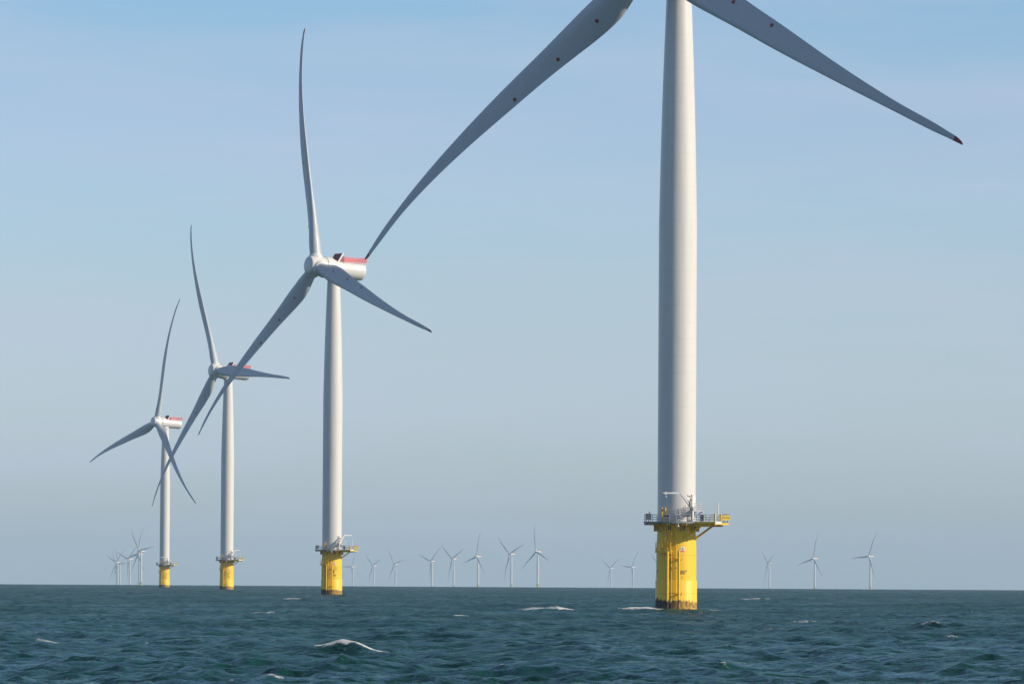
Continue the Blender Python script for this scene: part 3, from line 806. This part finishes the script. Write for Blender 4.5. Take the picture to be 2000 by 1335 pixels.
# ------------------------------------------------------------------ turbine assembly
def turbine(X, Y, psi, th, label, group, near=True, sc=1.0, boom=None, cable=False, far_l=0):
    """psi = yaw of the rotor axis (deg), th = azimuth of the first blade (deg)"""
    z0 = -(X * X + Y * Y) / (2 * R_EARTH)
    t = bpy.data.objects.new('wind_turbine', None); COL.objects.link(t)
    t.location = (X, Y, z0); t.empty_display_size = 5
    t['label'] = label; t['category'] = 'wind turbine'; t['group'] = group
    p = rad(psi)
    n = Vector((-math.sin(p) * math.cos(TILT), -math.cos(p) * math.cos(TILT), math.sin(TILT)))
    s = Vector((math.cos(p), -math.sin(p), 0)); v = n.cross(s)
    hub = Vector((0, 0, HUB_H)) + n * OVER
    RN = Matrix((s, -n, v)).transposed().to_4x4(); RN.translation = hub
    nac = add('nacelle', ME['nacelle'], t, RN)
    ident = Matrix.Identity(4)
    add('generator', ME['generator'], nac, ident)
    cf = add('cooler', ME['cooler_frame'], nac, ident)
    add('cooler_face', ME['cooler_face'], nac, ident)
    LEV = Matrix.Translation((0, 8.0, 2.0)) @ Matrix.Rotation(.075, 4, 'X') @ Matrix.Translation((0, -8.0, -1.84))
    add('hoist_deck', ME['hoist_deck'], nac, LEV)
    add('hoist_railing', ME['hoist_railing'], nac, LEV)
    if near:
        [add('cooler_strut', q, nac, ident) for q in ME['cooler_strut']]; add('wind_mast', ME['wind_mast'], nac, ident); add('warning_lamp', ME['warning_lamp'], nac, ident)
        [add('hoist_panel', q, nac, LEV) for q in ME['hoist_panel']]
    Rth = Matrix.Rotation(rad(th), 4, 'Y')
    h = add('hub', ME['hub'], t, RN @ Rth)
    add('nose_plate', ME['nose_plate'], h, ident)
    bm, tm, dots = blades_for(sc, near)
    for k in range(3):
        B = add('blade', bm, t, RN @ Matrix.Rotation(rad(th + 120 * k), 4, 'Y'))
        add('blade_tip', tm, B, ident)
        for d in dots:
            add('marker_dot', d, B, ident)
    if not near:
        add('transition_piece', FAR[0], t, ident); add('tower', FAR[1], t, ident)
        pf = add('access_platform', FAR[2], t, ident); add('railing', FAR[3], pf, ident)
        return t
    tp = add('transition_piece', ME['transition_piece'], t, ident)
    a0 = rotz(16.0)
    def mark(nm, key, a, z):
        return add(nm, ME[key], tp, Matrix.Translation((0, 0, z)) @ rotz(a))
    mark('warning_sign', 'warning_sign', 16.3, 9.05)
    mark('angle_marking', 'angle_mark', 20.6, 5.62); mark('angle_tick', 'angle_tick', 15.0, 4.85)
    mark('angle_marking', 'side_mark', -76, 5.66)
    if cable:
        mark('cable_marking', 'cable_text_a', 22, 7.85); mark('cable_marking', 'cable_text_b', 14.5, 7.2); mark('cable_marking', 'cable_text_c', 28.5, 7.2); mark('down_arrow', 'down_arrow', 12.5, 6.55)
    tw = add('tower', ME['tower'], t, ident)
    [add('flange_ring', q, tw, ident) for q in ME['flange_ring']]
    add('tower_door', ME['tower_door'], tw, ident)
    pf = add('access_platform', ME['deck'], t, ident)
    add('deck_beams', ME['deck_beams'], pf, ident); add('railing', ME['railing'], pf, ident); add('kick_plate', ME['kick_plate'], pf, ident)
    for m in ME['brace']: add('brace', m, pf, ident)
    for k in (0, 1): add('gate_post', ME['gate_post%d' % k], pf, ident)
    sp = Matrix.Translation(EX(EXT_L + .3, .95, 13.76)) @ rotz(14)
    sb = add('sign_board', ME['sign_board'], t, sp)
    add('sign_stand', ME['sign_stand'], sb, ident); [add('sign_lettering', q, sb, Matrix.Translation((x_, -.03, 0))) for q, x_ in zip(ME['sign_text'], (-.36, .23))]
    T = Matrix.Translation
    add('antenna', ME['antenna'], t, T(EX(EXT_L - .45, -.2, 13.12)) )
    add('control_cabinet', ME['blue_cabinet'], t, T((3.68, -2.75, 13.12)))
    add('equipment_cabinet', ME['equipment_cabinet'], t, T((-4.25, -1.35, 13.12)) @ rotz(-12))
    add('winch_box', ME['winch_box'], t, T((4.6, -3.9, 13.12)))
    add('raft_canister', ME['raft_canister'], t, T(P(-20.5, 4.5, 14.0)) @ rotz(-14)); add('raft_canister', ME['raft_canister'], t, T(P(17, 4.5, 14.0)) @ rotz(14))
    add('deck_lamp', ME['deck_lamp'], t, T(P(1.2, 5.0, 12.5)))
    ul = add('upper_ladder', ME['upper_ladder'], t, ident); add('fall_arrest_block', ME['fall_arrest'], ul, ident)
    rd = add('rest_platform', ME['rest_deck'], t, ident); add('railing', ME['rest_railing'], rd, ident)
    bl = bpy.data.objects.new('boat_landing', None); COL.objects.link(bl); bl.parent = t
    [add('fender_tube', q, bl, ident) for q in ME['fender_tube']]
    [add(q.name.split('.')[0], q, bl, ident) for q in ME['standoff_bracket']]; add('landing_ladder', ME['landing_ladder'], bl, ident)
    add('ladder_reel', ME['ladder_reel'], bl, ident); [add('ladder_bumper', q, bl, ident) for q in ME['ladder_bumper']]
    cp = add('crane', ME['crane_pedestal'], t, T((2.24, -3.95, 13.12)) @ Matrix.Scale(1, 4))
    add('crane_boom', ME['crane_boom'], cp, rotz(boom))
    add('door_stairs', ME['door_stairs'], t, ident); add('door_landing', ME['door_landing'], t, ident)
    add('sensor_mast', ME['sensor_mast'], t, T((1.95, -4.35, 13.12)))
    return t

GN = 'large turbines of the near row'
turbine(24.6602, 915.3, 47.49, -5.51, 'nearest and largest turbine, its hub cut off by the top of the photo', GN, sc=0.7037, boom=200)
turbine(-52.3981, 1800.1, 56.24, -12.52, 'second largest turbine, left of the nearest one, one blade nearly upright', GN, sc=1.0, boom=40, cable=True)
turbine(-124.8515, 2704.0, 58.69, -25.58, 'third turbine of the row, its right hand blade lying almost level', GN, sc=1.0696, boom=40, cable=True)
turbine(-201.3597, 3576.0, 55.34, 11.56, 'smallest of the four yellow footed turbines at the left, upright blade leaning right', GN, sc=0.901, boom=205, cable=True)
GF = 'small pale turbines on the horizon'
FARS = [
 (-975.3, 16220, 53.6, 82.6, 'tallest of the hazy cluster at the left, small yellow foot showing'),
 (-1049.9, 17380, 54.2, 15.0, 'pale turbine tucked behind the tallest one of the left cluster'),
 (-1236.9, 19970, 53.5, 49.1, 'pale turbine in the middle of the left cluster, blades in a Y shape'),
 (-1388.7, 21730, 55.4, 49.5, 'pale turbine second from the left in the left cluster, blades in a Y'),
 (-1432.8, 22560, 57.9, 89.5, 'faint turbine in the left cluster with one blade level to the right'),
 (-1505.1, 23510, 56.7, 89.3, 'faintest and leftmost turbine of the left cluster, mostly behind its neighbour'),
 (-613.2, 23890, 59.0, 30.2, 'faint turbine just right of the second largest turbine, one blade level to the left'),
 (-511.0, 22960, 56.3, 70.4, 'pale Y shaped turbine, second to the right of the second largest one'),
 (-410.0, 21900, 57.7, 79.5, 'pale turbine third to the right of the second largest, wide gap beyond it'),
 (-258.4, 20210, 53.0, 49.5, 'pale turbine whose right blade tip meets the tip of its neighbour'),
 (-175.0, 18880, 54.3, 65.3, 'pale turbine whose left blade tip meets the tip of its neighbour'),
 (-93.6, 17680, 56.5, 10.8, 'pale turbine near mid frame, one blade leaning just right of upright'),
 (1.8, 16680, 54.1, 68.7, 'pale turbine at mid frame with two blades raised in a wide V'),
 (69.1, 15670, 55.7, 108.6, 'tallest horizon turbine near mid frame, with an upright blade and small yellow foot'),
 (388.9, 23750, 57.5, 60.1, 'faint small Y shaped turbine left of the nearest turbine foot'),
 (458.7, 23050, 58.8, 34.1, 'faint small turbine close left of the nearest turbine foot, one blade level'),
 (540.0, 22200, 57.0, 70.0, 'far turbine hidden behind the nearest yellow foot, blade tip showing left of it'),
 (650.0, 22000, 57.0, 36.0, 'far turbine hidden behind the nearest yellow foot, blade tip showing right of it'),
 (845.4, 20080, 71.5, 66.3, 'smallest pale turbine right of the nearest turbine, narrow V of blades'),
 (877.0, 17730, 55.1, 13.0, 'middle one of the three pale turbines at the right of the nearest turbine'),
 (974.8, 16660, 55.5, 25.1, 'rightmost and tallest of the three pale turbines right of the nearest one'),
]
for x, y, ps, th_, lb in FARS:
    turbine(x, y, ps, th_, lb, GF, near=False)

# ------------------------------------------------------------------ sea
def structure(o, kind='structure'):
    o['kind'] = kind
    return o

def build_sea():
    rng = np.random.default_rng(7)
    # rings
    rs = [0.5, 20, 60, 110, 150, 180]
    r = 205.0
    while r < 8600:
        rs.append(r); r *= (1.0015 if r < 620 else 1.0028)
    while r < 29000:
        rs.append(r); r *= 1.06
    rs.append(29000.0)
    rs = np.array(rs)
    # azimuth (0 = +Y, clockwise), fine in front, coarse behind
    fine = np.arange(-0.096, 0.0961, 0.00015)
    side = [0.096]; st = 0.0004
    while side[-1] < math.pi:
        side.append(side[-1] + st); st *= 1.14
    side = np.array(side[1:-1])
    az = np.concatenate([-side[::-1], fine, side])
    nr, na = len(rs), len(az)
    Rg, Ag = np.meshgrid(rs, az, indexing='ij')
    Rg = Rg.astype(np.float32); Ag = Ag.astype(np.float32)
    X = (Rg * np.sin(Ag)); Y = (Rg * np.cos(Ag))
    dr = np.gradient(rs); da = np.gradient(az)
    sp = np.maximum(np.minimum(dr, 0.7)[:, None], rs[:, None] * da[None, :]).astype(np.float32)
    Z = np.zeros_like(X); DX = np.zeros_like(X); DY = np.zeros_like(X); JX = np.zeros_like(X)
    wd = math.atan2(0.56, 0.83)          # direction the waves travel
    nw = 140
    lam = np.exp(np.linspace(math.log(0.8), math.log(34), nw)) * np.exp(rng.normal(0, .02, nw))
    for L in lam:
        k = 2 * math.pi / L
        lp = 4.8
        amp = 0.0086 * L ** 0.85 * math.exp(-0.5 * (L / lp) ** 2) * rng.uniform(.6, 1.4) + 0.0014 * L * math.exp(-0.5 * ((L - 18) / 7.0) ** 2)
        spread = 0.55 if L > 9 else 0.85
        th = wd + rng.normal(0, spread)
        w = np.clip((L / sp - 2.2) / 2.2, 0, 1)
        if not w.any():
            continue
        kx, ky = k * math.cos(th), k * math.sin(th)
        # only evaluate rings where it is resolvable
        mx = np.nonzero(w.max(axis=1) > 0)[0]
        sl = slice(mx[0], mx[-1] + 1)
        ph = (kx * X[sl].astype(np.float64) + ky * Y[sl] + rng.uniform(0, 6.283))
        ph = np.mod(ph, 2 * math.pi).astype(np.float32)
        c, s_ = np.cos(ph), np.sin(ph)
        wa = w[sl] * amp
        Z[sl] += wa * c
        DX[sl] -= wa * s_ * (math.cos(th) * 1.25)
        DY[sl] -= wa * s_ * (math.sin(th) * 1.25)
        JX[sl] += wa * k * c
    # individual breakers: (pixel-free) world positions, half width, height, foam
    foam = np.zeros_like(X)
    BRK = [  # x, y, half length, half depth, height, foam
        (-9.2, 350, 1.9, 1.8, .72, 1.35), (15.5, 911, 7.0, 4.5, .05, .62), (4, 908, 4.0, 4.5, .05, .5), (29.8, 911, 2.5, 3.0, .05, .55), (-29.6, 391, 1.3, 1.5, .45, .9), (-11.6, 392, 0.35, 1.0, .35, .8),
        (-24.6, 400, 1.2, 1.4, .4, .4), (-10.2, 255, .8, 1.2, .3, .8), (14.0, 384, 1.2, 1.5, .5, .5),
        (5.4, 880, 5.0, 3.0, .7, .9), (19.0, 905, 3.2, 3.5, 1.0, 1.0), (30.5, 908, 3, 3, .4, .4), (-5.2, 720, 1.8, 2.5, .6, .8), (-30.5, 760, 1.5, 3, .6, .7),
        (11, 560, 1.4, 2, .4, .3), (40, 590, 1.4, 2.0, .5, .6), (31.0, 650, 1.8, 2.0, .4, .6), (22.5, 530, 1.0, 2.0, .4, .6), (60, 1500, 4, 5, .8, .8), (-45, 1300, 3, 5, .7, .8), (34.0, 470, 1.1, 1.6, .45, .5),
        (23.5, 345, 1.2, 1.6, .25, .35)]
    for bx, by, hl, hd, hh, fo in BRK:
        hh *= 1.0 if hl == 1.9 else 0.5
        sel = (np.abs(rs - by) < hd * 12 + 12)
        i0, i1 = np.nonzero(sel)[0][[0, -1]]
        sl = slice(i0, i1 + 1)
        u = (X[sl] - bx); v = (Y[sl] - by)
        wob = 0.35 * hd * np.sin(u / hl * 2.1 + bx)
        v = v - wob
        e = np.exp(-(np.abs(u) / hl) ** 2.2)
        prof = np.where(v < 0, np.exp(-(v / hd) ** 2 * 1.4), np.exp(-(v / (hd * 2.2)) ** 2))
        Z[sl] += hh * e * prof
        fo_m = np.exp(-((v + .10 * hd) / max(hd * .24, by * (.0015 if by < 620 else .0030))) ** 2) * np.clip(np.exp(-(np.abs(u) / (hl * 1.05)) ** 3) * 1.2, 0, 1)
        lace = .42 * e * np.exp(-((v - hd * .9) / (hd * 1.1)) ** 2)
        foam[sl] = np.maximum(foam[sl], fo * np.maximum(fo_m * .92, lace))
    # wash round the turbine feet
    for bx, by in ((24.66, 915.3), (-52.4, 1800.1), (-124.85, 2704.0), (-201.36, 3576.0)):
        d = np.hypot(X - bx, Y - by)
        foam = np.maximum(foam, (0.60 * np.exp(-((d - 3.5) / 0.8) ** 2) + 0.34 * np.exp(-((X - bx + 5.5) / 4.5) ** 2 - ((Y - by + 1) / 4.0) ** 2)).astype(np.float32))
    # natural whitecaps from steep, squeezed crests
    print('JX', float(JX.std()), float(JX.max())); js = float(JX.std())
    steep = np.clip((JX - 3.4 * js) / (1.3 * js), 0, 1)
    foam = np.clip(np.maximum(foam, steep * 0.62), 0, 1)
    fade = np.clip((Rg - 190) / 60, 0, 1)
    Z *= fade; DX *= fade; DY *= fade
    Zc = Z - (Rg * Rg) / (2 * R_EARTH)
    co = np.stack([X + DX, Y + DY, Zc], -1).reshape(-1, 3).astype(np.float32)
    # height above the mean sea per vertex is kept for nothing but the foam attribute
    idx = np.arange(nr * na).reshape(nr, na)
    a = idx[:-1, :-1].ravel(); b_ = idx[1:, :-1].ravel(); c_ = idx[1:, 1:].ravel(); d_ = idx[:-1, 1:].ravel()
    quads = np.stack([a, d_, c_, b_], -1)
    # close the circle behind the camera
    a = idx[:-1, -1]; d_ = idx[:-1, 0]; c_ = idx[1:, 0]; b_ = idx[1:, -1]
    quads = np.concatenate([quads, np.stack([a, d_, c_, b_], -1)])
    nf = len(quads)
    me = bpy.data.meshes.new('sea')
    me.vertices.add(len(co)); me.vertices.foreach_set('co', co.ravel())
    me.loops.add(nf * 4); me.loops.foreach_set('vertex_index', quads.ravel().astype(np.int32))
    me.polygons.add(nf)
    me.polygons.foreach_set('loop_start', (np.arange(nf) * 4).astype(np.int32))
    me.polygons.foreach_set('loop_total', np.full(nf, 4, np.int32))
    me.polygons.foreach_set('use_smooth', np.ones(nf, bool))
    me.update(calc_edges=True)
    at = me.attributes.new('foam', 'FLOAT', 'POINT')
    at.data.foreach_set('value', foam.ravel().astype(np.float32))
    # share of the chop that the grid is too coarse to carry: the material's relief supplies it
    chop = np.repeat(np.clip((dr - 0.45) / 5.0, 0, 1)[:, None] ** 0.6, na, axis=1)
    at2 = me.attributes.new('chop', 'FLOAT', 'POINT')
    at2.data.foreach_set('value', chop.ravel().astype(np.float32))
    o = add('sea', me)
    return o, me

def sea_mat():
    m, nt, b = new_mat('sea_water')
    nt.nodes.remove(b)
    out = nt.nodes['Material Output']
    geo = N(nt, 'ShaderNodeNewGeometry')
    cdn = geo.outputs['Position']
    def noise(sc, det, stretch=(1, 1, 1), rough=.55, rot=34):
        mp = N(nt, 'ShaderNodeMapping'); mp.inputs['Scale'].default_value = stretch; mp.inputs['Rotation'].default_value = (0, 0, rad(rot))
        nt.links.new(cdn, mp.inputs[0])
        n = N(nt, 'ShaderNodeTexNoise'); n.inputs['Scale'].default_value = sc; n.inputs['Detail'].default_value = det; n.inputs['Roughness'].default_value = rough
        nt.links.new(mp.outputs[0], n.inputs['Vector'])
        return n.outputs['Fac']
    big = noise(0.012, 3)
    mid = noise(0.25, 4, (1, .7, 1), .5)
    rip = noise(0.60, 6, (1, .6, 1), .62)
    wcol = mixc(nt, mapr(nt, big, .38, .62, 0, 1), SEA_A, SEA_B)
    wcol = mixc(nt, mapr(nt, mid, .4, .65, 0, .7), wcol, SEA_C)
    bp = N(nt, 'ShaderNodeBump'); bp.inputs['Strength'].default_value = 1.0; bp.inputs['Distance'].default_value = 0.50
    nt.links.new(rip, bp.inputs['Height'])
    bp2 = N(nt, 'ShaderNodeBump'); bp2.inputs['Strength'].default_value = 1.0; bp2.inputs['Distance'].default_value = 1.1
    ca = N(nt, 'ShaderNodeAttribute', attribute_name='chop')
    nt.links.new(mapr(nt, ca.outputs['Fac'], 0, 1, 0.9, 3.2), bp2.inputs['Distance'])
    nt.links.new(mapr(nt, ca.outputs['Fac'], 0, 1, 0.5, 1.3), bp.inputs['Distance'])
    nt.links.new(mid, bp2.inputs['Height']); nt.links.new(bp.outputs[0], bp2.inputs['Normal'])
    nrm = bp2.outputs[0]
    # foam
    at = N(nt, 'ShaderNodeAttribute', attribute_name='foam')
    fn = noise(2.4, 8, (1, .6, 1), .75)
    th = N(nt, 'ShaderNodeMath', operation='ADD'); nt.links.new(at.outputs['Fac'], th.inputs[0])
    nt.links.new(mapr(nt, fn, .25, .75, -.70, .66), th.inputs[1])
    f = mapr(nt, th.outputs[0], .38, .72, 0, 1)
    # specks of broken foam strewn over the open water
    spk = noise(1.5, 6, (1, .3, 1), .75); spg = noise(0.05, 3)
    sa = mapr(nt, spk, .655, .715, 0, 1); sb = mapr(nt, spg, .48, .60, 0, .75)
    sm = N(nt, 'ShaderNodeMath', operation='MULTIPLY'); nt.links.new(sa, sm.inputs[0]); nt.links.new(sb, sm.inputs[1])
    sc2 = mapr(nt, noise(0.42, 6, (1, .3, 1), .7), .695, .74, 0, .8)
    m0 = N(nt, 'ShaderNodeMath', operation='MAXIMUM'); nt.links.new(f, m0.inputs[0]); nt.links.new(sc2, m0.inputs[1]); f = m0.outputs[0]
    mx = N(nt, 'ShaderNodeMath', operation='MAXIMUM'); nt.links.new(f, mx.inputs[0]); nt.links.new(sm.outputs[0], mx.inputs[1])
    body = N(nt, 'ShaderNodeBsdfDiffuse'); nt.links.new(wcol, body.inputs['Color']); nt.links.new(bp2.outputs[0], body.inputs['Normal'])
    gl = N(nt, 'ShaderNodeBsdfGlossy'); gl.inputs['Roughness'].default_value = 0.10; gl.inputs['Color'].default_value = (0.80, 0.96, 1.0, 1); nt.links.new(nrm, gl.inputs['Normal'])  # gloss tinted blue, standing in for facets that mirror the bluer high sky
    fr = N(nt, 'ShaderNodeFresnel'); fr.inputs['IOR'].default_value = 1.333; nt.links.new(nrm, fr.inputs['Normal'])
    # unresolved chop keeps the mean grazing reflectance of a windy sea well below one
    k = mapr(nt, fr.outputs[0], 0.10, 0.80, 0.015, SEA_REFL)
    # gusts: darker ruffled patches and calmer lanes
    g1 = mapr(nt, noise(0.028, 4, (1, .35, 1), .6), .35, .65, .62, 1.30)
    g2 = mapr(nt, noise(0.16, 4, (1, .5, 1), .6), .35, .65, .72, 1.24)
    gm = N(nt, 'ShaderNodeMath', operation='MULTIPLY'); nt.links.new(g1, gm.inputs[0]); nt.links.new(g2, gm.inputs[1])
    gk = N(nt, 'ShaderNodeMath', operation='MULTIPLY'); nt.links.new(gm.outputs[0], gk.inputs[0]); nt.links.new(k, gk.inputs[1])
    k = gk.outputs[0]
    w = N(nt, 'ShaderNodeMixShader'); nt.links.new(k, w.inputs[0]); nt.links.new(body.outputs[0], w.inputs[1]); nt.links.new(gl.outputs[0], w.inputs[2])
    fo = N(nt, 'ShaderNodeBsdfDiffuse'); fo.inputs['Color'].default_value = (0.60, 0.61, 0.60, 1)
    w2 = N(nt, 'ShaderNodeMixShader'); nt.links.new(mx.outputs[0], w2.inputs[0]); nt.links.new(w.outputs[0], w2.inputs[1]); nt.links.new(fo.outputs[0], w2.inputs[2])
    nt.links.new(w2.outputs[0], out.inputs['Surface'])
    return m

SEA_A, SEA_B, SEA_C = (0.004, 0.041, 0.042), (0.011, 0.044, 0.035), (0.006, 0.054, 0.043)
SEA_REFL = 0.47
sea, sea_me = build_sea()
sea_me.materials.append(sea_mat())
structure(sea)

# ------------------------------------------------------------------ haze: the air over the sea
hz = MB(); hz.box((0, 0, 62.0), (59400, 59400, 258.0))
mh = bpy.data.materials.new('sea_air'); mh.use_nodes = True
nt = mh.node_tree
nt.nodes.remove(nt.nodes['Principled BSDF'])
pv = nt.nodes.new('ShaderNodeVolumePrincipled')
pv.inputs['Color'].default_value = (0.60, 0.82, 1.0, 1)
pv.inputs['Density'].default_value = 3.4e-5
pv.inputs['Anisotropy'].default_value = 0.0
nt.links.new(pv.outputs[0], nt.nodes['Material Output'].inputs['Volume'])
haze = add('haze', hz.mesh('haze', mh, 0))
structure(haze, 'stuff')
